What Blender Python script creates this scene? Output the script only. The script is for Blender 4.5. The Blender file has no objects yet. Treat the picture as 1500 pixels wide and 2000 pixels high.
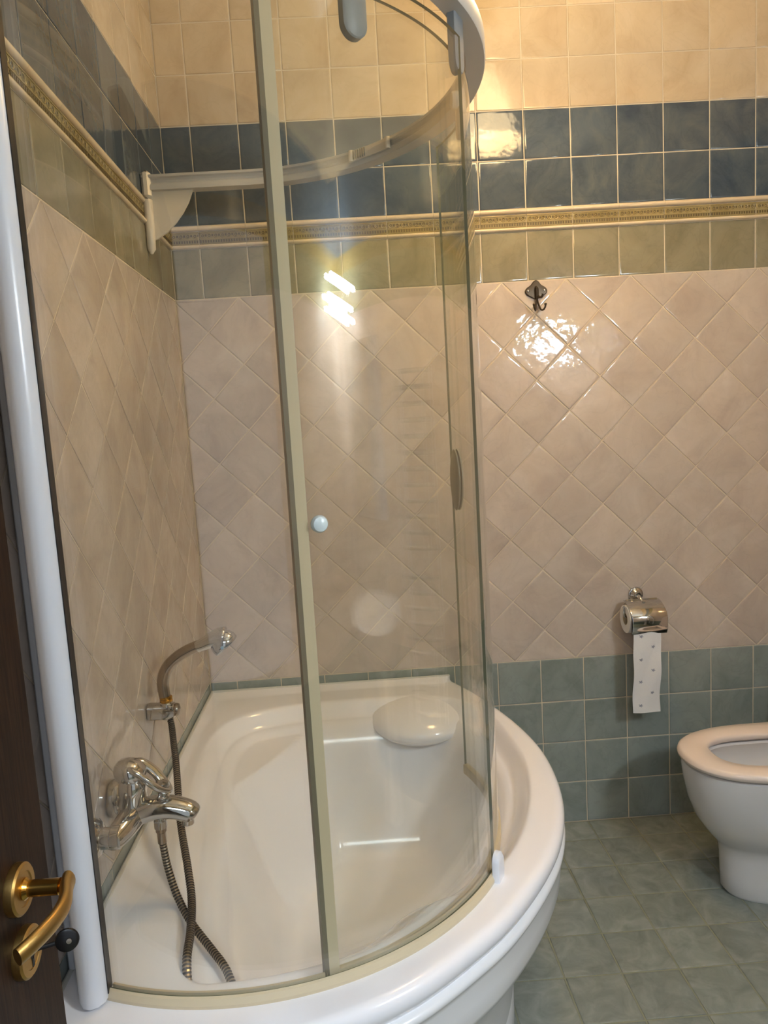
import bpy, math, random
import numpy as np
from mathutils import Vector, Matrix
random.seed(7)
S = bpy.context.scene
COL = S.collection
PI = math.pi

# ------------------------------------------------------------------ camera
cam = bpy.data.cameras.new('camera')
cam_o = bpy.data.objects.new('camera', cam); COL.objects.link(cam_o)
F_PX, PX, PY = 1415.04, 722.04, 1010.74
rx, ry, rz = 1.4476, -0.0609, -0.0255
cam_o.matrix_world = (Matrix.Translation((0.5255, -2.4455, 1.4583)) @ Matrix.Rotation(rz, 4, 'Z')
                      @ Matrix.Rotation(rx, 4, 'X') @ Matrix.Rotation(ry, 4, 'Z'))
cam.sensor_fit = 'VERTICAL'; cam.sensor_height = 36.0
cam.lens = F_PX / 2000 * 36
cam.shift_x = (750 - PX) / 2000
cam.shift_y = (PY - 1000) / 2000
cam.clip_start = 0.02
S.camera = cam_o

# ------------------------------------------------------------------ world, lights, exposure
W = bpy.data.worlds.new('world'); S.world = W; W.use_nodes = True
bg = W.node_tree.nodes['Background']
bg.inputs[0].default_value = (0.80, 0.88, 1.0, 1); bg.inputs[1].default_value = 0.30
S.view_settings.view_transform = 'Standard'; S.view_settings.look = 'None'
S.view_settings.gamma = 1.0; S.view_settings.use_curve_mapping = False
S.view_settings.exposure = 1.02

def area(name, loc, target, sx, sy, power, color):
    l = bpy.data.lights.new(name, 'AREA'); l.shape = 'RECTANGLE'; l.size = sx; l.size_y = sy
    l.energy = power; l.color = color
    o = bpy.data.objects.new(name, l); COL.objects.link(o)
    o.location = loc
    o.rotation_euler = (Vector(target) - Vector(loc)).to_track_quat('-Z', 'Y').to_euler()
    return o
HALL_W = 24.0      # added cool area fill, unseen, high in the hall beyond the doorway
TUBE_E = 140.0      # three cool tubes over the mirror
SHADE_E = 8.2      # warm glass bell lamp on the ceiling
BULB_E = 24.0
area('hall_fill', (0.62, -3.45, 2.75), (0.55, -2.0, 1.05), 1.0, 0.7, HALL_W, (0.74, 0.86, 1.0))

# ------------------------------------------------------------------ helpers
def srgb(r, g, b):
    f = lambda c: (c / 255 / 12.92) if c / 255 <= 0.04045 else ((c / 255 + 0.055) / 1.055) ** 2.4
    return (f(r), f(g), f(b), 1.0)

ORG = {}
class MB:
    def __init__(s): s.v = []; s.f = []; s.m = []
    def add(s, vs, fs, mat=0):
        o = len(s.v); s.v.extend([tuple(map(float, v)) for v in vs])
        s.f.extend([tuple(i + o for i in f) for f in fs]); s.m.extend([mat] * len(fs)); return s
    def box(s, x0, x1, y0, y1, z0, z1, mat=0):
        v = [(x0,y0,z0),(x1,y0,z0),(x1,y1,z0),(x0,y1,z0),(x0,y0,z1),(x1,y0,z1),(x1,y1,z1),(x0,y1,z1)]
        return s.add(v, [(0,3,2,1),(4,5,6,7),(0,1,5,4),(1,2,6,5),(2,3,7,6),(3,0,4,7)], mat)
    def rbox(s, x0, x1, y0, y1, z0, z1, b, mat=0):
        # chamfered box
        xs, ys, zs = (x0, x0+b, x1-b, x1), (y0, y0+b, y1-b, y1), (z0, z0+b, z1-b, z1)
        rings = []
        for zi, ins in ((0, 1), (1, 0), (2, 0), (3, 1)):
            i = b if ins else 0.0
            X0, X1, Y0, Y1 = x0+i, x1-i, y0+i, y1-i
            c = b
            rings.append([(X0+c,Y0,zs[zi]),(X1-c,Y0,zs[zi]),(X1,Y0+c,zs[zi]),(X1,Y1-c,zs[zi]),
                          (X1-c,Y1,zs[zi]),(X0+c,Y1,zs[zi]),(X0,Y1-c,zs[zi]),(X0,Y0+c,zs[zi])])
        return s.loft(rings, True, True, mat)
    def loft(s, rings, cap0=True, cap1=True, mat=0, closed=True):
        n = len(rings[0]); vs = [p for r in rings for p in r]; fs = []
        for k in range(len(rings) - 1):
            for i in range(n if closed else n - 1):
                j = (i + 1) % n
                fs.append((k*n+i, k*n+j, (k+1)*n+j, (k+1)*n+i))
        if cap0: fs.append(tuple(range(n - 1, -1, -1)))
        if cap1: fs.append(tuple((len(rings)-1)*n + i for i in range(n)))
        return s.add(vs, fs, mat)
    def lathe(s, prof, o, axis=(0,0,1), n=24, mat=0, cap0=True, cap1=True):
        a = Vector(axis).normalized(); u = a.orthogonal().normalized(); w = a.cross(u); o = Vector(o)
        rings = []
        for r, h in prof:
            rings.append([tuple(o + a*h + (u*math.cos(2*PI*i/n) + w*math.sin(2*PI*i/n))*max(r, 1e-5)) for i in range(n)])
        return s.loft(rings, cap0, cap1, mat)
    def tube(s, pts, rad, n=12, mat=0, caps=True, flat=1.0, up=None):
        P = [Vector(p) for p in pts]; R = rad if hasattr(rad, '__len__') else [rad]*len(P)
        t0 = (P[1]-P[0]).normalized(); u = (Vector(up) if up else t0.orthogonal()).normalized()
        u = (u - t0*u.dot(t0)).normalized(); rings = []
        for i, p in enumerate(P):
            t = (P[min(i+1, len(P)-1)] - P[max(i-1, 0)]).normalized()
            u = (u - t*u.dot(t)).normalized(); w = t.cross(u)
            rings.append([tuple(p + (u*math.cos(2*PI*k/n) + w*math.sin(2*PI*k/n)*flat)*R[i]) for k in range(n)])
        return s.loft(rings, caps, caps, mat)
    def torus(s, o, axis, R, r, n=24, m=10, mat=0):
        a = Vector(axis).normalized(); u = a.orthogonal().normalized(); w = a.cross(u); o = Vector(o)
        vs, fs = [], []
        for i in range(n):
            d = u*math.cos(2*PI*i/n) + w*math.sin(2*PI*i/n)
            for k in range(m):
                vs.append(o + d*(R + r*math.cos(2*PI*k/m)) + a*r*math.sin(2*PI*k/m))
        for i in range(n):
            for k in range(m):
                fs.append((i*m+k, ((i+1) % n)*m+k, ((i+1) % n)*m+(k+1) % m, i*m+(k+1) % m))
        return s.add(vs, fs, mat)
    def mesh(s, name, mats, org=(0,0,0), smooth=35):
        me = bpy.data.meshes.new(name)
        ox, oy, oz = org
        me.from_pydata([(x-ox, y-oy, z-oz) for x, y, z in s.v], [], s.f)
        for m in (mats if isinstance(mats, (list, tuple)) else [mats]): me.materials.append(m)
        if max(s.m, default=0): me.polygons.foreach_set('material_index', s.m)
        if smooth:
            me.polygons.foreach_set('use_smooth', [True]*len(s.f))
            me.set_sharp_from_angle(angle=math.radians(smooth))
        me.update(); return me
    def build(s, name, mats, parent=None, org=None, smooth=35):
        if parent is not None: org = ORG[parent.name]
        org = org or (0,0,0)
        o = bpy.data.objects.new(name, s.mesh(name, mats, org, smooth)); COL.objects.link(o)
        if parent is not None: o.parent = parent
        else: o.location = org
        ORG[o.name] = org
        return o

def fix_normals(o):
    import bmesh
    b = bmesh.new(); b.from_mesh(o.data); bmesh.ops.recalc_face_normals(b, faces=b.faces); b.to_mesh(o.data); b.free()

def thing(name, label, cat, loc, group=None):
    o = bpy.data.objects.new(name, None); COL.objects.link(o); o.location = loc
    o.empty_display_size = 0.05
    o['label'] = label; o['category'] = cat
    if group: o['group'] = group
    ORG[o.name] = tuple(loc); return o
def struct(o): o['kind'] = 'structure'; return o

def catmull(pts, n, closed=False):
    P = [np.array(p, float) for p in pts]; out = []
    m = len(P); segs = m if closed else m - 1
    for i in range(segs):
        if closed: a, b, c, d = P[(i-1) % m], P[i], P[(i+1) % m], P[(i+2) % m]
        else: a, b, c, d = P[max(i-1, 0)], P[i], P[i+1], P[min(i+2, m-1)]
        for k in range(n):
            t = k / n
            out.append(0.5*((2*b) + (c-a)*t + (2*a-5*b+4*c-d)*t*t + (3*b-a-3*c+d)*t**3))
    if not closed: out.append(P[-1])
    return out

# ------------------------------------------------------------------ materials
def mat_new(name):
    m = bpy.data.materials.new(name); m.use_nodes = True
    return m, m.node_tree.nodes, m.node_tree.links, m.node_tree.nodes['Principled BSDF']
def simple(name, col, rough=0.4, metal=0.0, coat=0.0, emit=None, es=0.0, bump=0.0, bscale=60.0, var=0.0):
    m, N, L, b = mat_new(name)
    b.inputs['Base Color'].default_value = col; b.inputs['Roughness'].default_value = rough
    b.inputs['Metallic'].default_value = metal; b.inputs['Coat Weight'].default_value = coat
    if emit: b.inputs['Emission Color'].default_value = emit; b.inputs['Emission Strength'].default_value = es
    if bump or var:
        tc = N.new('ShaderNodeTexCoord'); nz = N.new('ShaderNodeTexNoise'); nz.inputs['Scale'].default_value = bscale
        nz.inputs['Detail'].default_value = 4
        L.new(tc.outputs['Object'], nz.inputs['Vector'])
        if bump:
            bp = N.new('ShaderNodeBump'); bp.inputs['Strength'].default_value = bump; bp.inputs['Distance'].default_value = 0.002
            L.new(nz.outputs['Fac'], bp.inputs['Height']); L.new(bp.outputs['Normal'], b.inputs['Normal'])
        if var:
            mx = N.new('ShaderNodeMix'); mx.data_type = 'RGBA'
            mx.inputs['A'].default_value = tuple(c*(1-var) for c in col[:3]) + (1,)
            mx.inputs['B'].default_value = tuple(min(1, c*(1+var)) for c in col[:3]) + (1,)
            L.new(nz.outputs['Fac'], mx.inputs['Factor']); L.new(mx.outputs['Result'], b.inputs['Base Color'])
    return m

def glaze(name, c_mid, c_dark, c_light, rough=0.1, wave=0.35, vein=1.0, scale=5.0, spec=0.5):
    """marbled, slightly wavy glazed ceramic; every tile shifts the cloud pattern by its own random offset"""
    m, N, L, b = mat_new(name)
    geo = N.new('ShaderNodeNewGeometry'); oi = N.new('ShaderNodeObjectInfo')
    off = N.new('ShaderNodeVectorMath'); off.operation = 'MULTIPLY_ADD'
    cmb = N.new('ShaderNodeCombineXYZ'); 
    for i in range(3): L.new(oi.outputs['Random'], cmb.inputs[i])
    L.new(cmb.outputs[0], off.inputs[0]); off.inputs[1].default_value = (37, 53, 71); L.new(geo.outputs['Position'], off.inputs[2])
    n1 = N.new('ShaderNodeTexNoise'); n1.inputs['Scale'].default_value = scale; n1.inputs['Detail'].default_value = 5
    n1.inputs['Roughness'].default_value = 0.6; n1.inputs['Distortion'].default_value = 0.9
    L.new(off.outputs[0], n1.inputs['Vector'])
    rp = N.new('ShaderNodeValToRGB'); e = rp.color_ramp.elements
    e[0].position = 0.32; e[0].color = c_dark; e[1].position = 0.70; e[1].color = c_light
    k = e.new(0.5); k.color = c_mid
    L.new(n1.outputs['Fac'], rp.inputs['Fac'])
    # thin veins
    n2 = N.new('ShaderNodeTexNoise'); n2.inputs['Scale'].default_value = scale*1.7; n2.inputs['Detail'].default_value = 3
    n2.inputs['Distortion'].default_value = 1.6
    L.new(off.outputs[0], n2.inputs['Vector'])
    s1 = N.new('ShaderNodeMath'); s1.operation = 'SUBTRACT'; s1.inputs[1].default_value = 0.5; L.new(n2.outputs['Fac'], s1.inputs[0])
    s2 = N.new('ShaderNodeMath'); s2.operation = 'ABSOLUTE'; L.new(s1.outputs[0], s2.inputs[0])
    mr = N.new('ShaderNodeMapRange'); mr.inputs['From Max'].default_value = 0.03
    mr.inputs['To Min'].default_value = 0.16*vein; mr.inputs['To Max'].default_value = 0.0
    L.new(s2.outputs[0], mr.inputs['Value'])
    mx = N.new('ShaderNodeMix'); mx.data_type = 'RGBA'; L.new(mr.outputs[0], mx.inputs['Factor'])
    L.new(rp.outputs['Color'], mx.inputs['A']); mx.inputs['B'].default_value = tuple(c*0.55 for c in c_dark[:3]) + (1,)
    # tile-to-tile tone
    hv = N.new('ShaderNodeHueSaturation'); mr2 = N.new('ShaderNodeMapRange')
    mr2.inputs['To Min'].default_value = 0.93; mr2.inputs['To Max'].default_value = 1.06
    L.new(oi.outputs['Random'], mr2.inputs['Value']); L.new(mr2.outputs[0], hv.inputs['Value'])
    L.new(mx.outputs['Result'], hv.inputs['Color']); L.new(hv.outputs['Color'], b.inputs['Base Color'])
    b.inputs['Roughness'].default_value = rough; b.inputs['Specular IOR Level'].default_value = spec
    n3 = N.new('ShaderNodeTexNoise'); n3.inputs['Scale'].default_value = 19; n3.inputs['Detail'].default_value = 2.5
    L.new(off.outputs[0], n3.inputs['Vector'])
    bp = N.new('ShaderNodeBump'); bp.inputs['Strength'].default_value = wave; bp.inputs['Distance'].default_value = 0.004
    L.new(n3.outputs['Fac'], bp.inputs['Height']); L.new(bp.outputs['Normal'], b.inputs['Normal'])
    return m

M = {}
M['cream'] = glaze('cream_glaze', srgb(205,184,153), srgb(194,171,140), srgb(212,193,165), 0.14, 0.25, 0.5)
M['blue'] = glaze('blue_glaze', srgb(80,89,97), srgb(62,73,87), srgb(98,104,106), 0.10, 0.25, 1.0, 6.0)
M['olive'] = glaze('olive_glaze', srgb(144,136,112), srgb(130,122,98), srgb(156,148,124), 0.12, 0.25, 0.8)
M['diamond'] = glaze('rose_beige_glaze', srgb(199,185,172), srgb(188,173,161), srgb(209,196,184), 0.05, 0.42, 0.5, 5.0, 0.36)
M['green'] = glaze('sea_green_glaze', srgb(143,150,144), srgb(129,137,131), srgb(154,161,155), 0.12, 0.2, 0.8)
M['floor'] = glaze('floor_glaze', srgb(131,136,128), srgb(118,123,115), srgb(145,149,141), 0.24, 0.2, 0.3, 14.0)
M['pencil'] = glaze('pencil_glaze', srgb(226,205,172), srgb(216,194,160), srgb(232,213,182), 0.15, 0.1, 0.2)
M['relief'] = glaze('relief_glaze', srgb(164,146,100), srgb(146,127,82), srgb(178,160,114), 0.22, 0.2, 0.3)
M['relief_dark'] = simple('relief_wash', srgb(104,87,52), 0.35)
M['grout'] = simple('grout', srgb(214,200,176), 0.85, bump=0.3, bscale=300, var=0.05)
M['grout_floor'] = simple('floor_grout', srgb(132,134,112), 0.85, bump=0.3, bscale=300, var=0.08)
M['plaster'] = simple('ceiling_plaster', srgb(232,226,214), 0.9, bump=0.1, bscale=90)
M['acrylic'] = simple('white_acrylic', srgb(240,238,240), 0.16, coat=0.3)
M['acrylic_cool'] = simple('white_acrylic_panel', srgb(232,231,231), 0.22, coat=0.2)
M['ceramic'] = simple('white_ceramic', srgb(226,222,219), 0.12, coat=0.4)
M['seat'] = simple('seat_plastic', srgb(232,216,204), 0.22)
M['alu_white'] = simple('white_enamel', srgb(226,229,236), 0.25)
M['rail'] = simple('rail_enamel', srgb(196,190,180), 0.3)
M['plastic'] = simple('white_plastic', srgb(222,210,190), 0.35)
M['grey_plastic'] = simple('grey_plastic', srgb(128,132,134), 0.4)
M['chrome'] = simple('chrome', srgb(205,203,200), 0.07, metal=1.0)
M['chrome_worn'] = simple('worn_chrome', srgb(172,160,146), 0.22, metal=1.0, bump=0.05, bscale=120)
M['hose_dark'] = simple('hose_groove', srgb(48,42,36), 0.5)
M['hose_ring'] = simple('hose_ring', srgb(172,160,142), 0.3, metal=0.85)
M['brass'] = simple('brass', srgb(196,152,74), 0.2, metal=1.0)
M['brass_satin'] = simple('satin_brass', srgb(186,150,88), 0.38, metal=1.0, bump=0.08, bscale=200)
M['bronze'] = simple('dark_bronze', srgb(84,72,58), 0.38, metal=0.75, bump=0.2, bscale=150)
M['black'] = simple('black_plastic', srgb(22,20,20), 0.3)
M['seal'] = simple('seal_strip', srgb(206,190,158), 0.35)
M['seal_dark'] = simple('seal_edge', srgb(120,110,90), 0.4)
M['paper'] = simple('tissue', srgb(232,229,226), 0.95, bump=0.5, bscale=260)
M['print'] = simple('tissue_print', srgb(150,150,160), 0.9)
M['core'] = simple('cardboard', srgb(196,176,142), 0.9)
M['silicone'] = simple('silicone', srgb(206,204,196), 0.4)
M['mirror'] = simple('mirror_glass', (0.85, 0.87, 0.86, 1), 0.02, metal=1.0)
M['tube_on'] = simple('lit_tube', (1, 1, 1, 1), 0.5, emit=(0.80, 0.90, 1.0, 1), es=TUBE_E)
M['shade_on'] = simple('lit_opal_glass', (1, 0.9, 0.7, 1), 0.4, emit=(1.0, 0.74, 0.40, 1), es=SHADE_E)
M['bulb_on'] = simple('lit_bulb', (1, 0.9, 0.7, 1), 0.4, emit=(1.0, 0.74, 0.42, 1), es=BULB_E)

def wood(name):
    m, N, L, b = mat_new(name)
    tc = N.new('ShaderNodeTexCoord'); mp = N.new('ShaderNodeMapping'); mp.inputs['Scale'].default_value = (30, 30, 1.6)
    nz = N.new('ShaderNodeTexNoise'); nz.inputs['Scale'].default_value = 8; nz.inputs['Detail'].default_value = 8
    nz.inputs['Distortion'].default_value = 0.4
    L.new(tc.outputs['Object'], mp.inputs['Vector']); L.new(mp.outputs[0], nz.inputs['Vector'])
    rp = N.new('ShaderNodeValToRGB'); e = rp.color_ramp.elements
    e[0].position = 0.35; e[0].color = srgb(30, 19, 12); e[1].position = 0.68; e[1].color = srgb(52, 34, 22)
    L.new(nz.outputs['Fac'], rp.inputs['Fac']); L.new(rp.outputs['Color'], b.inputs['Base Color'])
    b.inputs['Roughness'].default_value = 0.5; b.inputs['Specular IOR Level'].default_value = 0.12
    bp = N.new('ShaderNodeBump'); bp.inputs['Strength'].default_value = 0.15; bp.inputs['Distance'].default_value = 0.001
    L.new(nz.outputs['Fac'], bp.inputs['Height']); L.new(bp.outputs['Normal'], b.inputs['Normal'])
    return m
M['wood'] = wood('dark_wood_veneer')

def glass_mat(name, tint, film=0.0):
    """clear safety glass: tinted straight-through transmission plus Fresnel mirror reflection"""
    m = bpy.data.materials.new(name); m.use_nodes = True; N = m.node_tree.nodes; L = m.node_tree.links
    N.clear(); out = N.new('ShaderNodeOutputMaterial')
    tr = N.new('ShaderNodeBsdfTransparent'); tr.inputs[0].default_value = tint
    gl = N.new('ShaderNodeBsdfGlossy'); gl.inputs['Roughness'].default_value = 0.0
    gl.inputs[0].default_value = (1, 1, 1, 1)
    lw = N.new('ShaderNodeLayerWeight'); lw.inputs['Blend'].default_value = 0.5
    pw = N.new('ShaderNodeMath'); pw.operation = 'POWER'; pw.inputs[1].default_value = 5; L.new(lw.outputs['Facing'], pw.inputs[0])
    ma = N.new('ShaderNodeMath'); ma.operation = 'MULTIPLY_ADD'; ma.inputs[1].default_value = 0.95; ma.inputs[2].default_value = 0.052
    L.new(pw.outputs[0], ma.inputs[0])
    mx = N.new('ShaderNodeMixShader'); L.new(ma.outputs[0], mx.inputs[0]); L.new(tr.outputs[0], mx.inputs[1]); L.new(gl.outputs[0], mx.inputs[2])
    L.new(mx.outputs[0], out.inputs[0])
    return m
M['glass'] = glass_mat('green_tinted_glass', (0.980, 0.984, 0.966, 1))
M['glass_edge'] = simple('glass_edge', srgb(112, 114, 92), 0.2)

def banded(name):
    """plain tiled wall outside the picture: the same tile bands as the other walls, in the material"""
    m, N, L, b = mat_new(name)
    geo = N.new('ShaderNodeNewGeometry'); sp = N.new('ShaderNodeSeparateXYZ'); L.new(geo.outputs['Position'], sp.inputs[0])
    rp = N.new('ShaderNodeValToRGB'); rp.color_ramp.interpolation = 'CONSTANT'
    mr = N.new('ShaderNodeMapRange'); mr.inputs['From Max'].default_value = 3.05; L.new(sp.outputs['Z'], mr.inputs['Value'])
    L.new(mr.outputs[0], rp.inputs['Fac'])
    e = rp.color_ramp.elements; e[0].position = 0; e[0].color = srgb(115,125,119); e[1].position = 0.612/3.05; e[1].color = srgb(205,189,174)
    for z, c in ((1.905, srgb(149,146,116)), (2.064, srgb(150,131,84)), (2.135, srgb(104,114,124)), (2.439, srgb(219,199,166))):
        k = e.new(z/3.05); k.color = c
    L.new(rp.outputs['Color'], b.inputs['Base Color']); b.inputs['Roughness'].default_value = 0.15
    return m
M['banded'] = banded('tiled_band_wall')

# ------------------------------------------------------------------ room shell
P = 0.152
CEIL = 3.05; XR = 2.08; YF = -2.50
ZB = 2.4388; ZMT = 2.1352; ZMB = 2.0641; ZG = 1.9060; ZL = 0.6130   # blue/cream, band top, band bottom, olive bottom, dado top
DG = (ZG - ZL) / 6
GR = 0.0018   # grout recess
wall_back = struct(MB().box(-0.12, XR+0.12, GR, 0.12, -0.05, CEIL).build('wall_back', M['grout'], smooth=0))
wall_left = struct(MB().box(-0.12, -GR, YF-0.12, GR, -0.05, CEIL).build('wall_left', M['grout'], smooth=0))
floor = struct(MB().box(-0.12, XR+0.12, -4.6, 0.12, -0.12, -GR).build('floor', M['grout_floor'], smooth=0))
ceiling = struct(MB().box(-0.12, XR+0.12, YF-0.12, 0.12, CEIL, CEIL+0.1).build('ceiling', M['plaster'], smooth=0))
wall_right = struct(MB().box(XR, XR+0.12, YF-0.12, GR, -0.05, CEIL).build('wall_right', M['banded'], smooth=0))
DX0, DX1, DZ = 0.125, 0.975, 2.08
wf = MB().box(-0.12, DX0, YF-0.10, YF, -0.05, CEIL).box(DX1, XR+0.12, YF-0.10, YF, -0.05, CEIL).box(DX0, DX1, YF-0.10, YF, DZ, CEIL)
wall_front = struct(wf.build('wall_front', M['banded'], smooth=0))

# ---- tiles -----------------------------------------------------------------
def tile_mesh(name, poly, mat, thick=0.0035, b1=0.0010, b2=0.0026):
    """a convex tile in the local XY plane, its softly rounded face at z = 0"""
    n = len(poly); A = [Vector(p) for p in poly]
    def inset(d):
        out = []
        for i in range(n):
            p, q, r = A[i-1], A[i], A[(i+1) % n]
            e1 = (q-p).normalized(); e2 = (r-q).normalized()
            n1 = Vector((-e1.y, e1.x)); n2 = Vector((-e2.y, e2.x))
            k = 1 + n1.dot(n2)
            out.append(q + (n1+n2)*(d/max(k, 0.15)))
        return out
    layers = [(0, -thick), (0, -0.0014), (b1, -0.0004), (b2, 0.0), (b2+0.004, 0.0)]
    mb = MB(); rings = []
    for d, z in layers: rings.append([(p.x, p.y, z) for p in inset(d)])
    mb.loft(rings, False, True)
    return mb.mesh(name, mat, smooth=50)
J = 0.0034     # joint width
def sq(w, h): return [(-w/2, -h/2), (w/2, -h/2), (w/2, h/2), (-w/2, h/2)]
RB = Matrix.Rotation(PI/2, 4, 'X')
RL = Matrix.Rotation(PI/2, 4, 'Z') @ RB
R45 = Matrix.Rotation(PI/4, 4, 'Z')
MESH = {}
def put(parent, name, me, mtx, jit=0.0):
    o = bpy.data.objects.new(name, me); COL.objects.link(o); o.parent = parent
    if jit:
        mtx = mtx @ Matrix.Rotation(random.gauss(0, jit), 4, 'X') @ Matrix.Rotation(random.gauss(0, jit), 4, 'Y')
    o.matrix_local = mtx; return o
def square(kind, w, h=None):
    h = h or P - J; key = (kind, round(w, 4), round(h, 4))
    if key not in MESH: MESH[key] = tile_mesh(kind + '_tile', sq(w, h), M[kind])
    return MESH[key]
TILT = 0.0035

def border_mesh(w):
    key = ('border', round(w, 4))
    if key in MESH: return MESH[key]
    h = 0.0410; mb = MB()
    base = tile_mesh('tmp', sq(w, h), M['relief'])
    mb.add([v.co[:] for v in base.vertices], [tuple(p.vertices) for p in base.polygons], 0)
    bpy.data.meshes.remove(base)
    n = max(1, int(round(w / 0.0215))); st = w / n
    for i in range(n):                      # scroll rings and their dark eyes
        cx = -w/2 + st*(i+0.5)
        mb.torus((cx, 0.0065, 0.0004), (0, 0, 1), 0.0064, 0.0019, 12, 5, 0)
        mb.torus((cx, 0.0065, 0.0002), (0, 0, 1), 0.0036, 0.0012, 8, 4, 1)
        mb.box(cx+st*0.36, cx+st*0.62 if i < n-1 else cx+st*0.48, 0.004, 0.0105, -0.001, 0.0013, 1)
    k = max(1, int(round(w / 0.0085))); s2 = w / k
    for i in range(k):                      # fretwork row
        cx = -w/2 + s2*(i+0.5)
        mb.box(cx-s2*0.28, cx+s2*0.28, -0.0155, -0.0075, -0.001, 0.0014, 1)
    mb.box(-w/2, w/2, -0.0060, -0.0040, -0.001, 0.0018, 0); mb.box(-w/2, w/2, -0.0192, -0.0172, -0.001, 0.0016, 0)
    mb.box(-w/2, w/2, 0.0156, 0.0180, -0.001, 0.0018, 0)
    MESH[key] = mb.mesh('border_tile', [M['relief'], M['relief_dark']], smooth=40); return MESH[key]
def pencil_mesh(w, h, d):
    key = ('pencil', round(w, 4), h)
    if key in MESH: return MESH[key]
    prof = [(-h/2, -0.003)] + [(-h/2*math.cos(PI*k/7), d*math.sin(PI*k/7)) for k in range(8)] + [(h/2, -0.003)]
    rings = [[(x, y, z) for y, z in prof] for x in (-w/2, w/2)]
    mb = MB().loft(rings, True, True, closed=False)
    MESH[key] = mb.mesh('pencil_trim', M['pencil'], smooth=50); return MESH[key]

def columns(start, end, first):
    """(centre, width) along a wall that starts at a corner with a cut tile of width `first`"""
    out = [(start + first/2, first)]; x = start + first
    while x < end - 0.01:
        w = min(P, end - x); out.append((x + w/2, w)); x += P
    return out
def square_rows(parent, frame, cols, low_ok, z_top):
    for c, w in cols:
        ww = w - J
        for k in range(int((z_top - ZB)/P) + 1):
            z = ZB + P*(k+0.5)
            if z + P/2 > CEIL + 0.001: continue
            put(parent, 'tile', square('cream', ww), frame(c, z), TILT)
        for k in range(2): put(parent, 'tile', square('blue', ww), frame(c, ZB - P*(k+0.5)), TILT)
        hb = ZMB - ZG - J
        put(parent, 'tile', square('olive', ww, hb), frame(c, (ZMB+ZG)/2), TILT)
        put(parent, 'border_tile', border_mesh(ww+0.001), frame(c, 2.0964, 0.0015))
        put(parent, 'pencil_trim', pencil_mesh(w-0.0006, 0.0155, 0.0085), frame(c, 2.1268, 0.001))
        put(parent, 'pencil_trim', pencil_mesh(w-0.0006, 0.0118, 0.0075), frame(c, 2.0700, 0.001))
        for k in range(4):
            z = P*(k+0.5)
            hh = P - J if k < 3 else ZL - 3*P - J
            zz = z if k < 3 else (3*P + ZL)/2
            if low_ok(c, k): put(parent, 'tile', square('green', ww, hh), frame(c, zz), TILT)
            

def clip_poly(poly, lims):
    def cut(pl, ax, v, keep_less):
        out = []
        for i in range(len(pl)):
            a, b = pl[i], pl[(i+1) % len(pl)]
            ia = (a[ax] <= v) if keep_less else (a[ax] >= v); ib = (b[ax] <= v) if keep_less else (b[ax] >= v)
            if ia: out.append(a)
            if ia != ib:
                t = (v-a[ax])/(b[ax]-a[ax]); out.append((a[0]+(b[0]-a[0])*t, a[1]+(b[1]-a[1])*t))
        return out
    x0, x1, y0, y1 = lims
    for ax, v, kl in ((0, x0, False), (0, x1, True), (1, y0, False), (1, y1, True)):
        poly = cut(poly, ax, v, kl)
        if len(poly) < 3: return None
    out = []
    for p in poly:
        if not out or (abs(p[0]-out[-1][0]) + abs(p[1]-out[-1][1])) > 1e-5: out.append(p)
    return out if len(out) > 2 else None
def diamonds(parent, frame, node, x0, x1):
    hd = (DG - J*1.414)/2
    i0 = int(math.floor((x0-node)/DG)) - 1; i1 = int(math.ceil((x1-node)/DG)) + 1
    for j in range(13):
        for i in range(i0, i1+1):
            cx = node + DG*(i + (0.0 if j % 2 == 1 else 0.5)); cz = ZL + DG*j/2
            cx = node + DG*(i + (0.5 if j % 2 == 0 else 0.0))
            full = [(cx, cz-hd), (cx+hd, cz), (cx, cz+hd), (cx-hd, cz)]
            pl = clip_poly(full, (x0+J/2, x1-J/2, ZL+J/2, ZG-J/2))
            if not pl: continue
            xs = [p[0] for p in pl]; zs = [p[1] for p in pl]
            if max(xs)-min(xs) < 0.008 or max(zs)-min(zs) < 0.008: continue
            key = ('dia',) + tuple((round(p[0]-cx, 4), round(p[1]-cz, 4)) for p in pl)
            if key not in MESH: MESH[key] = tile_mesh('diamond_tile', [(p[0]-cx, p[1]-cz) for p in pl], M['diamond'])
            put(parent, 'diamond_tile', MESH[key], frame(cx, cz), TILT)
fb = lambda c, z, out=0.0: Matrix.Translation((c, -out, z)) @ RB
fl = lambda c, z, out=0.0: Matrix.Translation((out, c, z)) @ RL
TX = 0.0931
square_rows(wall_back, fb, columns(0.0, XR, TX), lambda c, k: k == 3 or c > 0.80, 2.95)
diamonds(wall_back, fb, 1.067 - 5*DG, 0.0, XR)
# left wall: tiles run from the corner towards the door (the rest stands behind the open door)
lc = [(-c, w) for c, w in columns(0.0, 1.80, P)]
square_rows(wall_left, fl, lc, lambda c, k: k == 3 or c < -1.42, 2.95)
diamonds(wall_left, fl, -0.1868 - 9*DG, -1.80, 0.0)
# floor
for i in range(-4, 6):
    for j in range(0, 10):
        cx = 1.3102 + P*(i+0.5) - P*0; y1 = 0.035 - P*j; y0 = y1 - P
        if j == 0: y1 = 0.0
        x0, x1 = cx - P/2, min(cx + P/2, XR)
        if x1 - x0 < 0.02 or y1 - y0 < 0.02: continue
        if x1 < 0.62 or (cx < 0.80 and (y0+y1)/2 > -0.75): continue
        put(floor, 'floor_tile', square('floor', x1-x0-0.0045, y1-y0-0.0045), Matrix.Translation(((x0+x1)/2, (y0+y1)/2, 0)), TILT)

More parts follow.
